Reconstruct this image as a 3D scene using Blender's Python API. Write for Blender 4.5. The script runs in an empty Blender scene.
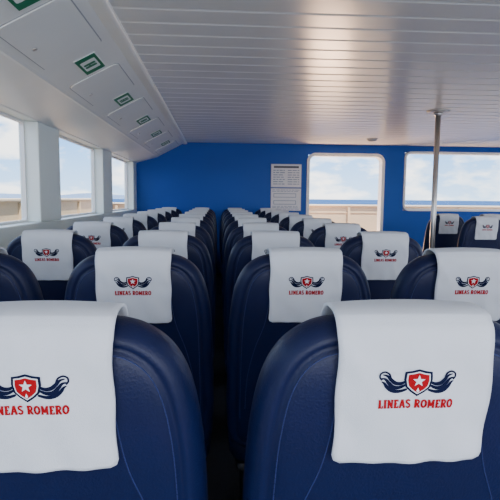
import bpy, bmesh, math, random
from mathutils import Vector, Matrix
from mathutils.bvhtree import BVHTree
random.seed(4)
sc = bpy.context.scene
COL = sc.collection
CZ = 1.30          # camera height
D = 8.60           # back wall
XL = -1.37         # left wall
XR = 5.5
YB = -3.0
CEIL = CZ + 0.925

# ---------------------------------------------------------------- materials
def mat(name, col, rough=0.5, var=0.06, nscale=8.0, bump=0.0, bscale=200.0, metal=0.0, spec=0.5, coat=0.0):
    m = bpy.data.materials.new(name); m.use_nodes = True
    nt = m.node_tree; b = nt.nodes["Principled BSDF"]
    b.inputs["Roughness"].default_value = rough
    b.inputs["Metallic"].default_value = metal
    b.inputs["Specular IOR Level"].default_value = spec
    b.inputs["Coat Weight"].default_value = coat
    tc = nt.nodes.new("ShaderNodeTexCoord")
    n = nt.nodes.new("ShaderNodeTexNoise"); n.inputs["Scale"].default_value = nscale
    n.inputs["Detail"].default_value = 4
    nt.links.new(tc.outputs["Object"], n.inputs["Vector"])
    r = nt.nodes.new("ShaderNodeValToRGB")
    r.color_ramp.elements[0].position = 0.3; r.color_ramp.elements[1].position = 0.7
    r.color_ramp.elements[0].color = [c*(1-var) for c in col] + [1]
    r.color_ramp.elements[1].color = [min(1, c*(1+var)) for c in col] + [1]
    nt.links.new(n.outputs["Fac"], r.inputs["Fac"])
    nt.links.new(r.outputs["Color"], b.inputs["Base Color"])
    if bump > 0:
        n2 = nt.nodes.new("ShaderNodeTexNoise"); n2.inputs["Scale"].default_value = bscale
        nt.links.new(tc.outputs["Object"], n2.inputs["Vector"])
        bp = nt.nodes.new("ShaderNodeBump"); bp.inputs["Strength"].default_value = bump
        bp.inputs["Distance"].default_value = 0.002
        nt.links.new(n2.outputs["Fac"], bp.inputs["Height"])
        nt.links.new(bp.outputs["Normal"], b.inputs["Normal"])
    return m

M_LEATHER = mat("navy_leather", (0.003, 0.007, 0.043), 0.45, 0.12, 6, 0.25, 260, spec=0.30)
M_SEAM = mat("navy_thread", (0.016, 0.028, 0.12), 0.6, 0.05, 30)
M_CLOTH = mat("white_cloth", (0.70, 0.715, 0.76), 0.95, 0.03, 9, 0.4, 700, spec=0.1)
M_LNAVY = mat("print_navy", (0.003, 0.006, 0.032), 0.8, 0.03, spec=0.15)
M_LRED = mat("print_red", (0.38, 0.002, 0.008), 0.8, 0.03, spec=0.15)
M_LWHITE = mat("print_white", (0.80, 0.80, 0.82), 0.7, 0.02)
M_DARKMETAL = mat("dark_metal", (0.03, 0.03, 0.035), 0.5, 0.05, metal=0.4)
M_CEIL = mat("ceiling_white", (0.86, 0.85, 0.83), 0.24, 0.03, 1.5, 0.0, spec=0.6)
M_PANEL = mat("panel_white", (0.87, 0.88, 0.86), 0.35, 0.02, 2)
M_PILLAR = mat("pillar_white", (0.80, 0.86, 0.82), 0.35, 0.02, 2)
M_BLUE = mat("blue_wall", (0.003, 0.075, 0.41), 0.45, 0.04, 1.5, spec=0.3)
M_FLOOR = mat("floor_vinyl", (0.025, 0.027, 0.035), 0.55, 0.15, 40, spec=0.3)
M_FRAME = mat("frame_white", (0.80, 0.80, 0.78), 0.4, 0.02)
M_GREYF = mat("frame_grey", (0.40, 0.41, 0.43), 0.4, 0.03)
M_GREEN = mat("sign_green", (0.0, 0.18, 0.075), 0.45, 0.03)
M_SIGNW = mat("sign_white", (0.85, 0.88, 0.85), 0.45, 0.02)
M_STEEL = mat("stainless", (0.66, 0.62, 0.58), 0.38, 0.04, 20, metal=0.9)
M_PAPER = mat("paper", (0.80, 0.80, 0.83), 0.7, 0.02)
M_INK = mat("ink", (0.10, 0.11, 0.14), 0.7, 0.05)
M_INKB = mat("ink_light", (0.30, 0.35, 0.46), 0.7, 0.05)
M_BEIGE = mat("bulwark_beige", (0.50, 0.40, 0.27), 0.6, 0.05, 2)
M_BEIGE2 = mat("rail_beige", (0.62, 0.54, 0.42), 0.5, 0.03, 2)
M_DECK = mat("deck_tan", (0.78, 0.55, 0.36), 0.6, 0.06, 4)
M_SEA = mat("sea_water", (0.010, 0.06, 0.18), 0.7, 0.2, 0.05, spec=0.1)
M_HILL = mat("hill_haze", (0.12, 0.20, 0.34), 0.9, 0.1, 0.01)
M_GLASS = bpy.data.materials.new("window_glass"); M_GLASS.use_nodes = True
nt = M_GLASS.node_tree; nt.nodes.clear()
o = nt.nodes.new("ShaderNodeOutputMaterial"); mx = nt.nodes.new("ShaderNodeMixShader")
tr = nt.nodes.new("ShaderNodeBsdfTransparent"); gl = nt.nodes.new("ShaderNodeBsdfGlossy")
tr.inputs[0].default_value = (0.93, 0.96, 0.97, 1); gl.inputs["Roughness"].default_value = 0.03
mx.inputs[0].default_value = 0.04
nt.links.new(tr.outputs[0], mx.inputs[1]); nt.links.new(gl.outputs[0], mx.inputs[2]); nt.links.new(mx.outputs[0], o.inputs[0])

# ---------------------------------------------------------------- helpers
def tag(ob, label=None, cat=None, kind=None, group=None):
    if label: ob["label"] = label
    if cat: ob["category"] = cat
    if kind: ob["kind"] = kind
    if group: ob["group"] = group
    return ob

class MB:
    """mesh builder"""
    def __init__(s): s.v = []; s.f = []; s.m = []; s.sm = []
    def vert(s, p): s.v.append(tuple(p)); return len(s.v)-1
    def face(s, idx, mi=0, smooth=False): s.f.append(tuple(idx)); s.m.append(mi); s.sm.append(smooth)
    def box(s, a, b, mi=0):
        x0,y0,z0 = a; x1,y1,z1 = b
        i = [s.vert(p) for p in [(x0,y0,z0),(x1,y0,z0),(x1,y1,z0),(x0,y1,z0),(x0,y0,z1),(x1,y0,z1),(x1,y1,z1),(x0,y1,z1)]]
        for q in [(0,3,2,1),(4,5,6,7),(0,1,5,4),(1,2,6,5),(2,3,7,6),(3,0,4,7)]: s.face([i[k] for k in q], mi)
    def loft(s, rings, mi=0, smooth=True, cap=True):
        ids = [[s.vert(p) for p in r] for r in rings]; n = len(ids[0])
        for a, b in zip(ids, ids[1:]):
            for k in range(n): s.face([a[k], a[(k+1)%n], b[(k+1)%n], b[k]], mi, smooth)
        if cap: s.face(ids[0][::-1], mi); s.face(ids[-1], mi)
        return ids
    def cyl(s, p0, p1, r0, r1=None, n=24, mi=0):
        r1 = r0 if r1 is None else r1
        p0 = Vector(p0); p1 = Vector(p1); d = (p1-p0).normalized()
        u = d.orthogonal().normalized(); w = d.cross(u)
        s.loft([[p+ (u*math.cos(t)+w*math.sin(t))*r for t in [2*math.pi*k/n for k in range(n)]] for p, r in ((p0,r0),(p1,r1))], mi)
    def obj(s, name, mats, parent=None, bevel=0.0, loc=None):
        me = bpy.data.meshes.new(name); me.from_pydata(s.v, [], s.f)
        for m in mats: me.materials.append(m)
        for p, mi, sm in zip(me.polygons, s.m, s.sm): p.material_index = mi; p.use_smooth = sm
        bm = bmesh.new(); bm.from_mesh(me); bmesh.ops.recalc_face_normals(bm, faces=bm.faces); bm.to_mesh(me); bm.free()
        ob = bpy.data.objects.new(name, me); COL.objects.link(ob)
        if parent: ob.parent = parent
        if loc: ob.location = loc
        if bevel > 0:
            b = ob.modifiers.new("bevel", "BEVEL"); b.width = bevel; b.segments = 2; b.limit_method = 'ANGLE'
        return ob

def rrect(x0, x1, z0, z1, r, n=8):
    pts = []
    for cx, cz, a0 in ((x1-r, z1-r, 0), (x0+r, z1-r, 90), (x0+r, z0+r, 180), (x1-r, z0+r, 270)):
        for k in range(n+1):
            a = math.radians(a0 + 90*k/n); pts.append((cx+r*math.cos(a), cz+r*math.sin(a)))
    return pts

def rbox(mb, c, size, r, axis='z', mi=0, er=None):
    er = er or r*0.5
    sx, sy, sz = size
    rings = []
    for t, ins in ((0, er), (0.3, er*0.3), (1, 0)):
        rings.append((-sz/2 + er*t, ins))
    rings += [(-z, i) for z, i in rings[::-1]]
    out = []
    for z, ins in rings:
        o = rrect(-sx/2+ins, sx/2-ins, -sy/2+ins, sy/2-ins, max(r-ins*0.5, .002), 5)
        out.append([(c[0]+a, c[1]+b, c[2]+z) for a, b in o])
    mb.loft(out, mi)

def catmull(pts, sub):
    out = []
    for i in range(len(pts)-1):
        p0 = pts[max(i-1,0)]; p1 = pts[i]; p2 = pts[i+1]; p3 = pts[min(i+2,len(pts)-1)]
        for k in range(sub):
            t = k/sub
            out.append(tuple(0.5*((2*b)+(-a+c)*t+(2*a-5*b+4*c-d)*t*t+(-a+3*b-3*c+d)*t**3) for a,b,c,d in zip(p0,p1,p2,p3)))
    out.append(tuple(pts[-1])); return out

# ---------------------------------------------------------------- seat
ZT = CZ - 0.168
SH = 0.15
def shear(p): return (p[0], p[1] + (ZT - p[2])*SH, p[2])

half = [(0,0),(.06,-.001),(.11,-.004),(.148,-.016),(.184,-.045),(.209,-.092),(.224,-.16),(.232,-.25),(.236,-.40),(.236,-.55),(.224,-.64),(.17,-.68),(.08,-.686),(0,-.687)]
h = catmull(half, 6)
outline = h + [(-x, z) for x, z in h[-2:0:-1]]
N = len(outline)
norms = []
for i in range(N):
    a = outline[i-1]; b = outline[(i+1)%N]
    t = Vector((b[0]-a[0], b[1]-a[1])).normalized(); norms.append((t[1], -t[0]))
sgn = 1 if norms[0][1] < 0 else -1
norms = [(a*sgn, b*sgn) for a, b in norms]
prof = [(0,0),(.002,-.017),(.009,-.032),(.020,-.043),(.030,-.047),(.034,-.0425),(.038,-.048),(.052,-.053),(.072,-.056)]
def ring(ins, y): return [(outline[i][0]+norms[i][0]*ins, y, ZT+outline[i][1]+norms[i][1]*ins) for i in range(N)]
def spine(y, s, ins):
    r = ring(ins, y); out = []
    for x, yy, z in r:
        tz = min(max(z, ZT-.60), ZT-.12)
        out.append((x*(1-s), y, z*(1-s)+tz*s))
    return out
rings = [spine(.056, .9, .07), spine(.055, .5, .07)] + [ring(i, -y) for i, y in prof[::-1]] + [ring(i, y) for i, y in prof[1:]]
rings += [spine(-.060, .35, .072), spine(-.062, .7, .072), spine(-.063, .93, .072)]
mb = MB(); mb.loft([[shear(p) for p in r] for r in rings], 0, True, True)
bv = BVHTree.FromPolygons([Vector(v) for v in mb.v], mb.f)
def on_surf(x, z):
    return bv.ray_cast(Vector((x, -1, z)), Vector((0, 1, 0)))[0]
def stitch_line(path):
    acc = 0; last = None; st = None
    for x, z in path:
        if last is not None: acc += math.hypot(x-last[0], z-last[1])
        if st is None: st = (x, z); acc = 0
        elif acc > .0075:
            a = on_surf(*st); b = on_surf(x, z)
            if a and b:
                d = (b-a); d.normalize(); s = Vector((0,-1,0)).cross(d)*.0010; o_ = Vector((0,-.0014,0))
                q = [mb.vert(p) for p in (a+s, b+s, b-s, a-s, a+s*.5+o_, b+s*.5+o_, b-s*.5+o_, a-s*.5+o_)]
                for f in ((0,1,5,4),(1,2,6,5),(2,3,7,6),(3,0,4,7),(4,5,6,7)): mb.face([q[k] for k in f], 1)
            st = None; acc = -.0045
        if acc > .0075: acc = 0
        last = (x, z)
def dense(pts, n=14):
    o = []
    for a, b in zip(pts, pts[1:]):
        for k in range(n): o.append((a[0]+(b[0]-a[0])*k/n, a[1]+(b[1]-a[1])*k/n))
    return o
rin = [(outline[i][0]+norms[i][0]*.043, ZT+outline[i][1]+norms[i][1]*.043) for i in range(N)]
k0 = N//2
stitch_line(dense(rin[4:k0-24]))
stitch_line(dense(rin[k0+24:N-4]))
for s in (-1, 1):
    pp = catmull([(s*.100, ZT-.06), (s*.108, ZT-.14), (s*.122, ZT-.22), (s*.150, ZT-.30), (s*.172, ZT-.40), (s*.178, ZT-.52)], 8)
    stitch_line(dense(pp))
backrest_mb = mb

# cover surface
HEM = -.210
path = [(.064,-.17),(.066,-.10),(.066,-.03),(.052,.000),(.026,.012),(-.002,.014),(-.032,.011),(-.056,.000),(-.069,-.025),(-.074,-.07),(-.075,-.12),(-.074,-.17),(-.072,HEM)]
cp = catmull(path, 5)
CW = .110
def cover_pt(x, y, dz, off=0.0):
    u = x/CW
    c = .009*u*u
    y2 = y + (c if y < 0 else -c) * min(1, abs(y)/.05)
    dz2 = dz - .004*u*u*(1 if dz > -.02 else 0.3)
    k = min(1, max(0, -dz/.06))
    rip = .0014*math.sin(x*70+dz*35)*k + .0020*math.sin(x*110+2+dz*20)*min(1, max(0, (-dz-.12)/.09)) + .0018*math.exp(-((abs(u)-.8)/.15)**2)*math.sin(dz*90+u*4)
    y2 += rip if y < -.05 else 0
    if y < -.05: y2 -= off
    elif y > .05: y2 += off
    else: dz2 += off; y2 += off*(y/.05)
    x2 = x + .0012*math.sin(dz*60+1.5)*u
    return shear((x2, y2, ZT+dz2))
mc = MB()
NX = 24; L = len(cp)
grids = []
for off in (0.0, .004):
    g = []
    for j, (y, dz) in enumerate(cp):
        row = []
        cw = CW
        if y < -.05:
            e = max(0, (.014 - (dz - HEM))/.014) if dz < HEM+.014 else 0
            cw = CW - .012*(1-math.sqrt(max(0, 1-e*e)))
        for i in range(NX+1):
            row.append(mc.vert(cover_pt(cw*(2*i/NX-1), y, dz, off)))
        g.append(row)
    grids.append(g)
a, b = grids
for j in range(L-1):
    for i in range(NX):
        mc.face([a[j][i], a[j][i+1], a[j+1][i+1], a[j+1][i]], 0, True)
        mc.face([b[j][i], b[j+1][i], b[j+1][i+1], b[j][i+1]], 0, True)
    for i in (0, NX): mc.face([a[j][i], a[j+1][i], b[j+1][i], b[j][i]], 0)
for i in range(NX):
    for j in (0, L-1): mc.face([a[j][i], a[j][i+1], b[j][i+1], b[j][i]], 0)
# ---- print on the cloth
back = [p for p in cp if p[0] < -.03 and p[1] < .0]
def ysurf(dz):
    for p, q in zip(back, back[1:]):
        if q[1] <= dz <= p[1]:
            t = (p[1]-dz)/max(1e-9, p[1]-q[1]); return p[0]+(q[0]-p[0])*t
    return back[-1][0]
LZ = -.081; S = .00130
def lp(x, y, lay):
    dz = LZ + y*S
    return cover_pt(x*S, ysurf(dz), dz, .0046+.0005*lay)
def poly(pts, mi, lay): mc.face([mc.vert(lp(x, y, lay)) for x, y in pts], mi)
def stroke(pts, w, mi, lay, taper=None):
    n = len(pts); L_ = []; R_ = []
    for i in range(n):
        p = pts[max(i-1,0)]; q = pts[min(i+1,n-1)]
        dx, dy = q[0]-p[0], q[1]-p[1]; l = math.hypot(dx,dy) or 1
        ww = w*0.5*(taper(i/(n-1)) if taper else 1)
        L_.append((pts[i][0]-dy/l*ww, pts[i][1]+dx/l*ww)); R_.append((pts[i][0]+dy/l*ww, pts[i][1]-dx/l*ww))
    for i in range(n-1): poly([L_[i], L_[i+1], R_[i+1], R_[i]], mi, lay)
def shield(s, cy=0):
    pts = [(-13.5,11),(-7,12),(0,14),(7,12),(13.5,11),(14,3),(12,-5),(7,-10),(0,-15),(-7,-10),(-12,-5),(-14,3)]
    return [(x*s, y*s+cy) for x, y in pts]
def fan(pts, mi, lay):
    n = len(pts)
    for i in range(n): poly([(0, 0), pts[i], pts[(i+1)%n]], mi, lay)
fan(shield(1.08), 1, 1); fan(shield(.90), 3, 2); fan(shield(.80), 2, 3)
star = [((6.8 if k%2==0 else 2.8)*math.sin(k*math.pi/5), (6.8 if k%2==0 else 2.8)*math.cos(k*math.pi/5)+2.2) for k in range(10)]
for i in range(10): poly([(0,2.2), star[i], star[(i+1)%10]], 3, 5)
poly([(-1.6,-9.5),(0,-5.5),(1.6,-9.5),(0,-11.2)], 3, 4)
for s in (-1, 1):
    tp = lambda t: .35+1.1*math.sin(math.pi*min(1, t*.9+.12))
    stroke(catmull([(s*13,1),(s*18,-1.5),(s*24,-1),(s*29,3),(s*33,7),(s*38,8.5)],4), 3.0, 1, 1, tp)
    stroke(catmull([(s*13,-3),(s*19,-6),(s*26,-5.5),(s*31,-1),(s*35,3.5),(s*40,4.5)],4), 3.0, 1, 1, tp)
    stroke(catmull([(s*11,-8),(s*19,-10.5),(s*27,-9.5),(s*33,-5),(s*36,-1),(s*39,1)],4), 3.0, 1, 1, tp)
    stroke(catmull([(s*29,4),(s*31,9),(s*36,11.5),(s*40.5,9.5),(s*41,5.5),(s*38.5,2.5)],4), 2.0, 1, 1)
def arc(cx, cy, rx, ry, a0, a1, n=10):
    return [(cx+rx*math.cos(math.radians(a0+(a1-a0)*k/n)), cy+ry*math.sin(math.radians(a0+(a1-a0)*k/n))) for k in range(n+1)]
T = 2.3; F = 1.4
G = {
 'L': (6.4, [([(2,0),(2,10)],T), ([(0,.7),(6,.7)],F), ([(5.5,0),(5.5,3.2)],1.2), ([(.2,9.3),(3.8,9.3)],F)]),
 'I': (4.2, [([(2,0),(2,10)],T), ([(.1,.7),(3.9,.7)],F), ([(.1,9.3),(3.9,9.3)],F)]),
 'N': (8.2, [([(1.8,0),(1.8,10)],1.8), ([(6.4,0),(6.4,10)],1.8), ([(1.5,9.5),(6.7,.5)],2.3), ([(.2,.7),(3.4,.7)],F), ([(4.9,9.3),(8,9.3)],F), ([(.2,9.3),(2.5,9.3)],F)]),
 'E': (6.6, [([(2,0),(2,10)],T), ([(.2,.7),(6.2,.7)],F), ([(.2,9.3),(6,9.3)],F), ([(2,5),(4.8,5)],F), ([(5.7,0),(5.7,2.8)],1.1), ([(5.5,7.2),(5.5,10)],1.1)]),
 'A': (8.2, [([(1.3,.5),(4,10)],1.9), ([(6.9,.5),(4.2,10)],2.1), ([(2.3,3.3),(6,3.3)],F), ([(0,.7),(3,.7)],F), ([(5.2,.7),(8.2,.7)],F)]),
 'S': (6.6, [(arc(3.2,7.4,2.2,1.9,20,270,10)+arc(3.2,2.8,2.3,2.1,90,-160,10),1.9)]),
 'R': (8.0, [([(2,0),(2,10)],T), ([(.2,.7),(3.8,.7)],F), ([(.2,9.3),(4,9.3)]+arc(4,7.1,2.1,2.2,90,-90,8)+[(2,4.9)],1.8), ([(4,5),(6.4,.6)],2.1), ([(5.6,.7),(7.9,.7)],F)]),
 'O': (8.0, [(arc(3.9,5,2.9,4.1,0,360,20),2.1)]),
 'M': (9.8, [([(1.8,0),(1.8,10)],1.8), ([(7.8,0),(7.8,10)],2.0), ([(1.8,9.8),(4.8,2.2)],2.0), ([(7.8,9.8),(4.8,2.2)],2.0), ([(.2,.7),(3.3,.7)],F), ([(6.2,.7),(9.4,.7)],F), ([(.2,9.3),(2.4,9.3)],F), ([(7.2,9.3),(9.4,9.3)],F)]),
 ' ': (3.4, [])}
txt = "LINEAS ROMERO"; tw = sum(G[c][0]+.5 for c in txt)
sx = 81.0/tw; sy = 1.0; cx = -40.5
for ch in txt:
    for pts, w in G[ch][1]:
        stroke([(cx+px*sx, -30+py*sy) for px, py in pts], w*1.12, 2, 1)
    cx += (G[ch][0]+.5)*sx

seat_root = bpy.data.objects.new("passenger_seat", None); COL.objects.link(seat_root); seat_root.empty_display_size = .2
p_back = backrest_mb.obj("backrest", [M_LEATHER, M_SEAM], seat_root)
p_cover = mc.obj("headrest_cover", [M_CLOTH, M_LNAVY, M_LRED, M_LWHITE], seat_root)
p_cover["label"] = "white cloth headrest cover printed with winged shield emblem"
m_ = MB(); rbox(m_, (0, .365, .42), (.45, .47, .12), .06, 'z', 0, .04); p_cush = m_.obj("seat_cushion", [M_LEATHER], seat_root)
parts = [p_back, p_cover, p_cush]
m_ = MB(); rbox(m_, (0, .36, .345), (.40, .42, .03), .02, 'z'); m_.box((-.17,.20,.012),(-.13,.52,.335)); m_.box((.13,.20,.012),(.17,.52,.335))
m_.box((-.19,.14,.0),(-.11,.56,.012)); m_.box((.11,.14,0),(.19,.56,.012))
parts.append(m_.obj("seat_frame", [M_DARKMETAL], seat_root))

ROW0 = .667; P = .80
colsX = [-.763, -.249, .267, .782]
places = [(x, r) for r in range(0, 10) for x in colsX] + [(2.60, 5), (2.60, 6), (3.115, 6), (3.115,5)]
first = True
for x, r in places:
    y = ROW0 + r*P + .07
    if r == 0: y -= .022
    if first:
        root = seat_root; first = False
    else:
        root = seat_root.copy(); COL.objects.link(root)
        for p in parts:
            c = p.copy(); c.parent = root; COL.objects.link(c)
    dx = 0
    if r == 0: dx = .008 if x > 0 else .000
    root.location = (x + dx, y, 0)
    lab = "navy leather passenger seat with white headrest cover"
    if x == -.763: lab += ", near windows"
    elif x > 2: lab += ", near pole"
    tag(root, lab, "seat", None, "rows of navy passenger seats")

# ---------------------------------------------------------------- room shell
m_ = MB(); m_.box((XL-.15, YB, -.1), (XR+.15, D+.15, 0)); tag(m_.obj("floor", [M_FLOOR]), kind="structure")

m_ = MB(); pr = []
pl = .20; y = YB; CX0 = -.52
while y < D-.001:
    y1 = min(y+pl, D)
    pr += [(y, CEIL+.014), (y+.004, CEIL+.005), (y+.014, CEIL), (y1-.014, CEIL), (y1-.004, CEIL+.005), (y1, CEIL+.014)]
    y = y1
base = []
for X in (CX0, XR+.15): base.append([m_.vert((X, a, b)) for a, b in pr])
for k in range(len(pr)-1): m_.face([base[0][k], base[1][k], base[1][k+1], base[0][k+1]], 0)
m_.box((CX0-1.0, YB, CEIL+.10), (XR+.15, D+.15, CEIL+.16))
m_.box((CX0-.01, YB, CEIL+.012), (CX0, D, CEIL+.10)); m_.box((CX0,D-.01,CEIL+.012),(XR+.15,D,CEIL+.1))
tag(m_.obj("ceiling", [M_CEIL]), kind="structure")

# left wall
ZS = CZ-.20; ZW = CZ+.57
m_ = MB()
m_.box((XL-.15, YB, 0), (XL, D, ZS)); m_.box((XL-.15, YB, ZW), (XL, D, CEIL+.1))
pill = []
yy = 3.98 - 2.16*3
while yy < D:
    pill.append(yy); yy += 2.16
for p in pill:
    m_.box((XL-.15, p, ZS), (XL, min(p+.52, D), ZW))
tag(m_.obj("wall_left", [M_PILLAR], bevel=.01), kind="structure")
wn = 1
for p in pill[:-1]:
    m_ = MB(); y0 = p+.52; y1 = p+2.16
    inn = rrect(y0+.02, y1-.02, ZS+.02, ZW-.02, .03); out = rrect(y0, y1, ZS, ZW, .001)
    r1 = [(XL-.13, a, b) for a, b in out]; r2 = [(XL-.10, a, b) for a, b in out]; r3 = [(XL-.10, a, b) for a, b in inn]; r4 = [(XL-.13, a, b) for a, b in inn]
    m_.loft([r1, r2, r3, r4, r1], 0, False, False)
    f = m_.vert; q = [f((XL-.12, a, b)) for a, b in inn]; m_.face(q, 1)
    tag(m_.obj("window_%d" % wn, [M_FRAME, M_GLASS]), kind="structure"); wn += 1

# right wall with windows
m_ = MB(); m_.box((XR, YB, 0), (XR+.15, D, ZS)); m_.box((XR, YB, ZW), (XR+.15, D, CEIL+.1))
for p in pill: m_.box((XR, max(p, YB), ZS), (XR+.15, min(p+.49, D), ZW))
tag(m_.obj("wall_right", [M_PILLAR], bevel=.01), kind="structure")

# back wall with door and window openings
DX0, DX1, DZ1, DZ0 = 1.57, 2.83, CZ+.735, .12
WX0, WX1, WZ0, WZ1 = 3.26, 5.2, CZ-.16, CZ+.80
m_ = MB()
def bw(x0, x1, z0, z1): m_.box((x0, D, z0), (x1, D+.15, z1))
bw(XL-.15, DX0-.03, 0, CEIL+.1); bw(DX0-.03, DX1+.03, DZ1+.03, CEIL+.1); bw(DX0-.03, DX1+.03, 0, DZ0-.03)
bw(DX1+.03, WX0-.03, 0, CEIL+.1); bw(WX0-.03, WX1+.03, 0, WZ0-.03); bw(WX0-.03, WX1+.03, WZ1+.03, CEIL+.1); bw(WX1+.03, XR+.15, 0, CEIL+.1)
tag(m_.obj("wall_back", [M_BLUE]), kind="structure")
def frame(x0, x1, z0, z1, r, w, mats, name, pane=None):
    m = MB(); o_ = rrect(x0-w, x1+w, z0-w, z1+w, r+w); i_ = rrect(x0, x1, z0, z1, r)
    A = [(a, D+.14, b) for a, b in o_]; B = [(a, D-.02, b) for a, b in o_]; C = [(a, D-.02, b) for a, b in i_]; E = [(a, D+.16, b) for a, b in i_]
    m.loft([A, B, C, E], 0, False, False)
    if pane: m.face([m.vert((a, D+.06, b)) for a, b in i_], 1)
    return tag(m.obj(name, mats), kind="structure")
frame(DX0, DX1, DZ0, DZ1, .10, .05, [M_FRAME], "door_1")
frame(WX0, WX1, WZ0, WZ1, .08, .035, [M_FRAME, M_GLASS], "window_%d" % wn, True)

# ---------------------------------------------------------------- overhead locker (sloped)
PA = (-.60, CEIL-.03); PB = (-1.00, CZ+.685)
m_ = MB()
sec = [(-.52, CEIL+.02), (-.52, CEIL-.02), (-.535, CEIL-.03), (-.60, CEIL-.03)]
sec += [PB, (-1.015, CZ+.675), (-1.03, CZ+.673)]
sec += [(-1.36, CZ+.575), (-1.37, CZ+.565), (-1.37, CEIL+.05), (-1.0, CEIL+.08)]
m_.loft([[(x, YB, z) for x, z in sec], [(x, D, z) for x, z in sec]], 0, False, True)
locker = tag(m_.obj("overhead_locker", [M_PANEL], bevel=.006), "white sloped overhead locker running above the windows", "locker")
dv = Vector((PB[0]-PA[0], 0, PB[1]-PA[1])); plen = dv.length; dv.normalize(); pn = Vector((dv.z, 0, -dv.x))
if pn.z > 0: pn = -pn
def on_panel(s, y, off):
    return Vector((PA[0], y, PA[1])) + dv*s + pn*off
def panel_plate(m, y0, y1, s0, s1, r, o0, o1, mi):
    pts = rrect(y0, y1, s0, s1, r, 6)
    m.loft([[on_panel(s, y, o0) for y, s in pts], [on_panel(s, y, o1) for y, s in pts]], mi, False, True)
signs_y = [2.09+1.095*k for k in range(-4, 6)]
for k, sy_ in enumerate(signs_y):
    m_ = MB()
    y0 = sy_+.20; y1 = min(sy_+.88, D-.08)
    panel_plate(m_, y0-.007, y1+.007, .055, plen-.035, .05, -.002, .0015, 1)
    panel_plate(m_, y0, y1, .062, plen-.042, .045, -.002, .007, 0)
    dr = m_.obj("locker_door", [M_PANEL, M_GREYF], locker)
    if 2 < k:
        m_ = MB(); c = on_panel(plen-.10, (y0+y1)/2, .006); m_.cyl(c, c+pn*.006, .013, .012, 16)
        lk = m_.obj("lock", [M_STEEL], dr); lk["label"] = "round steel lock"
    m_ = MB(); sl = .15; a0, a1 = sy_-sl, sy_+sl; s0, s1 = plen*.44-.07, plen*.44+.07
    if sy_ > D-.2: continue
    panel_plate(m_, a0, a1, s0, s1, .006, .001, .005, 1)
    panel_plate(m_, a0+.006, a1-.006, s0+.006, s1-.006, .004, .004, .0062, 0)
    panel_plate(m_, sy_-.085, sy_+.085, s0+.022, s1-.022, .010, .005, .0074, 1)
    panel_plate(m_, sy_-.036, sy_-.006, s0+.034, s1-.032, .008, .006, .0086, 0)
    panel_plate(m_, sy_+.006, sy_+.036, s0+.034, s1-.032, .008, .006, .0086, 0)
    panel_plate(m_, sy_-.03, sy_+.03, s0+.070, s0+.080, .003, .006, .0086, 0)
    tag(m_.obj("life_jacket_sign", [M_GREEN, M_SIGNW]), "green and white life jacket sign on the sloped locker", "sign", None, "life jacket signs on the overhead locker")

# ---------------------------------------------------------------- notices on the blue wall
def text_rows(m, x0, x1, z0, z1, n, mi, y):
    for k in range(n):
        z = z1-(z1-z0)*(k+.5)/n; hgt = (z1-z0)/n*.18; xx = x0
        while xx < x1-.02:
            w = random.uniform(.03, .09); xe = min(xx+w, x1)
            m.box((xx, y-.0006, z-hgt), (xe, y, z+hgt), mi); xx = xe+.014
m_ = MB(); px0, px1, pz0, pz1 = .90, 1.43, CZ+.19, CZ+.59
m_.box((px0, D-.012, pz0), (px1, D-.001, pz1), 1); m_.box((px0+.008, D-.014, pz0+.008), (px1-.008, D-.012, pz1-.008), 0)
m_.box((px0+.05, D-.0155, pz1-.07), (px1-.05, D-.014, pz1-.035), 2)
for c in range(2):
    text_rows(m_, px0+.04+c*.25, px0+.24+c*.25, pz0+.04, pz1-.09, 7, 3, D-.014)
tag(m_.obj("notice_board", [M_PAPER, M_INKB, M_INK, M_INKB]), "framed white notice with small print on the blue wall", "poster")
m_ = MB(); px0, px1, pz0, pz1 = .90, 1.43, CZ-.21, CZ+.18
m_.box((px0, D-.012, pz0), (px1, D-.001, pz1), 1); m_.box((px0+.008, D-.014, pz0+.008), (px1-.008, D-.012, pz1-.008), 0)
m_.box((px0+.05, D-.0155, CZ+.02), (px1-.09, D-.014, CZ+.09), 3); m_.box((px0+.06, D-.0165, CZ+.03), (px1-.10, D-.0155, CZ+.08), 0)
m_.box((px0+.05, D-.0155, CZ-.10), (px1-.09, D-.014, CZ-.03), 3); m_.box((px0+.06, D-.0165, CZ-.09), (px1-.10, D-.0155, CZ-.04), 0)
text_rows(m_, px0+.03, px1-.03, pz0+.02, pz0+.09, 3, 3, D-.014); text_rows(m_, px0+.03, px1-.03, CZ+.11, CZ+.16, 2, 3, D-.014)
tag(m_.obj("safety_plan", [M_PAPER, M_INKB, M_INK, M_INKB]), "framed white safety plan with deck drawings on the blue wall", "poster")

# ---------------------------------------------------------------- pole
PX, PY = 2.30, 5.22
root = bpy.data.objects.new("support_pole", None); COL.objects.link(root); root.location = (PX, PY, 0)
tag(root, "slim stainless steel pole from floor to ceiling", "pole")
m_ = MB(); m_.cyl((0,0,.01), (0,0,CEIL-.01), .028, n=32); m_.obj("pole_tube", [M_STEEL], root)
m_ = MB(); m_.cyl((0,0,CEIL-.014), (0,0,CEIL), .11, .12, 32); m_.cyl((0,0,CEIL-.05), (0,0,CEIL-.014), .036, .05, 32); m_.obj("ceiling_flange", [M_STEEL], root)
m_ = MB(); m_.cyl((0,0,0), (0,0,.014), .09, .08, 32); m_.cyl((0,0,.014), (0,0,.04), .05, .036, 32); m_.obj("floor_flange", [M_STEEL], root)
m_ = MB(); q = (2.35, 7.65)
m_.cyl((q[0],q[1],CEIL-.02), (q[0],q[1],CEIL), .075, .085, 28); m_.cyl((q[0],q[1],CEIL-.045), (q[0],q[1],CEIL-.02), .045, .07, 28)
tag(m_.obj("smoke_detector", [M_GREYF]), "small round grey smoke detector under the ceiling", "smoke detector")

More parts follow.
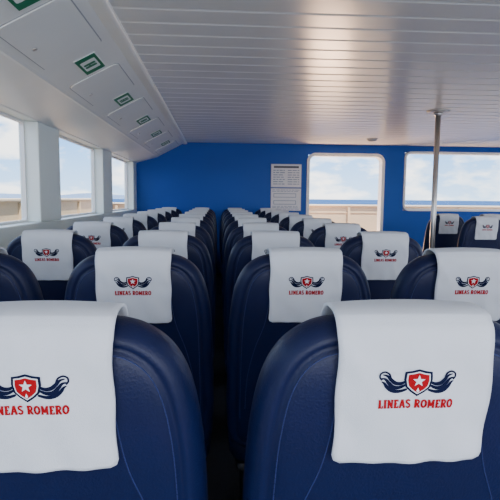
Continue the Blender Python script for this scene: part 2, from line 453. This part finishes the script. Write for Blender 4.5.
# ---------------------------------------------------------------- outside
m_ = MB(); m_.box((XL-1.1, YB, -.16), (XL-.15, D+2.3, -.02)); m_.box((XL-.15, D+.15, -.16), (XR+3, D+2.3, -.02))
tag(m_.obj("ship_deck", [M_DECK]), "sunlit tan outer deck beside the cabin", "deck")
def bulwark(name, along, a0, a1, c, label, top):
    root = bpy.data.objects.new(name, None); COL.objects.link(root)
    tag(root, label, "bulwark")
    m = MB(); ft = CZ-top
    B = (lambda u0,u1,c0,c1,z0,z1,mi=0: m.box((c0,u0,z0),(c1,u1,z1),mi)) if along == 'y' else (lambda u0,u1,c0,c1,z0,z1,mi=0: m.box((u0,c0,z0),(u1,c1,z1),mi))
    B(a0, a1, c-.03, c+.03, -.02, ft); 
    u = a0+.3
    while u < a1:
        B(u, u+.05, c-.07, c+.07, -.02, ft-.02); u += 1.25
    B(a0, a1, c-.045, c+.045, CZ-.30, CZ-.28)
    m.obj("bulwark_wall", [M_BEIGE], root)
    m = MB(); B(a0, a1, c-.08, c+.08, ft, ft+.035); o = m.obj("bulwark_rail", [M_BEIGE2], root, bevel=.01)
bulwark("deck_bulwark", 'y', YB, D+2.1, XL-1.0, "beige painted bulwark along the side deck", .06)
bulwark("deck_bulwark", 'x', XL-1.1, XR+3, D+2.25, "beige painted bulwark across the end deck", .15)
m_ = MB(); m_.box((-6000,-3000,-4.2),(6000,9000,-4.0)); tag(m_.obj("sea", [M_SEA]), "calm blue open sea to the horizon", "sea", "stuff")
def hill(x0, x1, y, hh, seed):
    random.seed(seed); m = MB(); n = 60; rows = []
    ph = [random.uniform(0, 6) for _ in range(4)]
    for j in range(5):
        row = []
        for i in range(n+1):
            t = i/n; e = math.sin(math.pi*t)**.6
            z = hh*e*(.6+.25*math.sin(5*t+ph[0])+.12*math.sin(13*t+ph[1])+.05*math.sin(31*t+ph[2]))
            k = [0,.6,1,.6,0][j]
            row.append(m.vert((x0+(x1-x0)*t, y+(j-2)*60, -4.0+max(0.0, z*k))))
        rows.append(row)
    for a, b in zip(rows, rows[1:]):
        for i in range(n): m.face([a[i], a[i+1], b[i+1], b[i]], 0, True)
    return m.obj("distant_hill", [M_HILL])
tag(hill(-1100, -180, 1500, 40, 3), "low hazy blue island hills on the horizon", "hill")

# ---------------------------------------------------------------- light
w = bpy.data.worlds.new("sky"); sc.world = w; w.use_nodes = True; nt = w.node_tree; nt.nodes.clear()
out = nt.nodes.new("ShaderNodeOutputWorld"); bg = nt.nodes.new("ShaderNodeBackground")
tc = nt.nodes.new("ShaderNodeTexCoord"); sep = nt.nodes.new("ShaderNodeSeparateXYZ")
nt.links.new(tc.outputs["Generated"], sep.inputs[0])
gr = nt.nodes.new("ShaderNodeValToRGB"); cr = gr.color_ramp
cr.elements[0].position = 0.0; cr.elements[0].color = (.45, .66, .92, 1)
cr.elements[1].position = .6; cr.elements[1].color = (.10, .28, .68, 1)
e = cr.elements.new(.10); e.color = (.20, .45, .86, 1)
nt.links.new(sep.outputs["Z"], gr.inputs["Fac"])
mp = nt.nodes.new("ShaderNodeMapping"); mp.inputs["Scale"].default_value = (1, 1, 2.6)
nz = nt.nodes.new("ShaderNodeTexNoise"); nz.inputs["Scale"].default_value = 9; nz.inputs["Detail"].default_value = 8; nz.inputs["Roughness"].default_value = .55
nt.links.new(tc.outputs["Generated"], mp.inputs[0]); nt.links.new(mp.outputs[0], nz.inputs["Vector"])
cl = nt.nodes.new("ShaderNodeValToRGB"); cl.color_ramp.elements[0].position = .45; cl.color_ramp.elements[1].position = .58
nt.links.new(nz.outputs["Fac"], cl.inputs["Fac"])
mix = nt.nodes.new("ShaderNodeMix"); mix.data_type = 'RGBA'
nt.links.new(cl.outputs["Color"], mix.inputs["Factor"]); nt.links.new(gr.outputs["Color"], mix.inputs["A"]); mix.inputs["B"].default_value = (1.0, 1.0, 1.0, 1)
nt.links.new(mix.outputs["Result"], bg.inputs["Color"]); bg.inputs["Strength"].default_value = 3.6
nt.links.new(bg.outputs[0], out.inputs[0])
sun = bpy.data.lights.new("sun", 'SUN'); sun.energy = 14.0; sun.angle = math.radians(.6); sun.color = (1, .88, .74)
so = bpy.data.objects.new("sun", sun); COL.objects.link(so)
dirv = Vector((-.30, .42, -1.0)); so.rotation_euler = dirv.to_track_quat('-Z', 'Y').to_euler()
def area(name, loc, d, sx, sy, P_, col):
    l = bpy.data.lights.new(name, 'AREA'); l.shape = 'RECTANGLE'; l.size = sx; l.size_y = sy; l.energy = P_; l.color = col
    o = bpy.data.objects.new(name, l); COL.objects.link(o); o.location = loc
    o.rotation_euler = Vector(d).to_track_quat('-Z', 'Z').to_euler(); return o
area("rear_fill", (1.8, -2.7, 1.25), (0, 1, .24), 6.0, 1.8, 145, (1, .99, .98))  # unseen fill lamp behind the camera, added to brighten seats and ceiling
area("side_fill", (5.35, 3.0, 1.35), (-1, 0, .15), 10.5, .9, 105, (.96, .98, 1))  # added fill lamp along the right wall, imitates daylight from its windows
area("deck_bounce_fill", (1.85, 9.75, .06), (0, -.75, 1), 1.3, 1.2, 240, (1, .62, .38))  # added warm lamp outside the door, imitates sunlit deck glow on the ceiling

# ---------------------------------------------------------------- camera
cd = bpy.data.cameras.new("camera"); cam = bpy.data.objects.new("camera", cd); COL.objects.link(cam)
cd.sensor_width = 36; cd.lens = 36; cd.clip_start = .02; cd.clip_end = 20000
from mathutils import Euler
R = Euler((math.radians(90-5.9), 0, math.radians(-3.7))).to_matrix().to_4x4() @ Matrix.Rotation(math.radians(.55), 4, 'Z')
cam.matrix_world = Matrix.Translation((0, 0, CZ)) @ R
sc.camera = cam
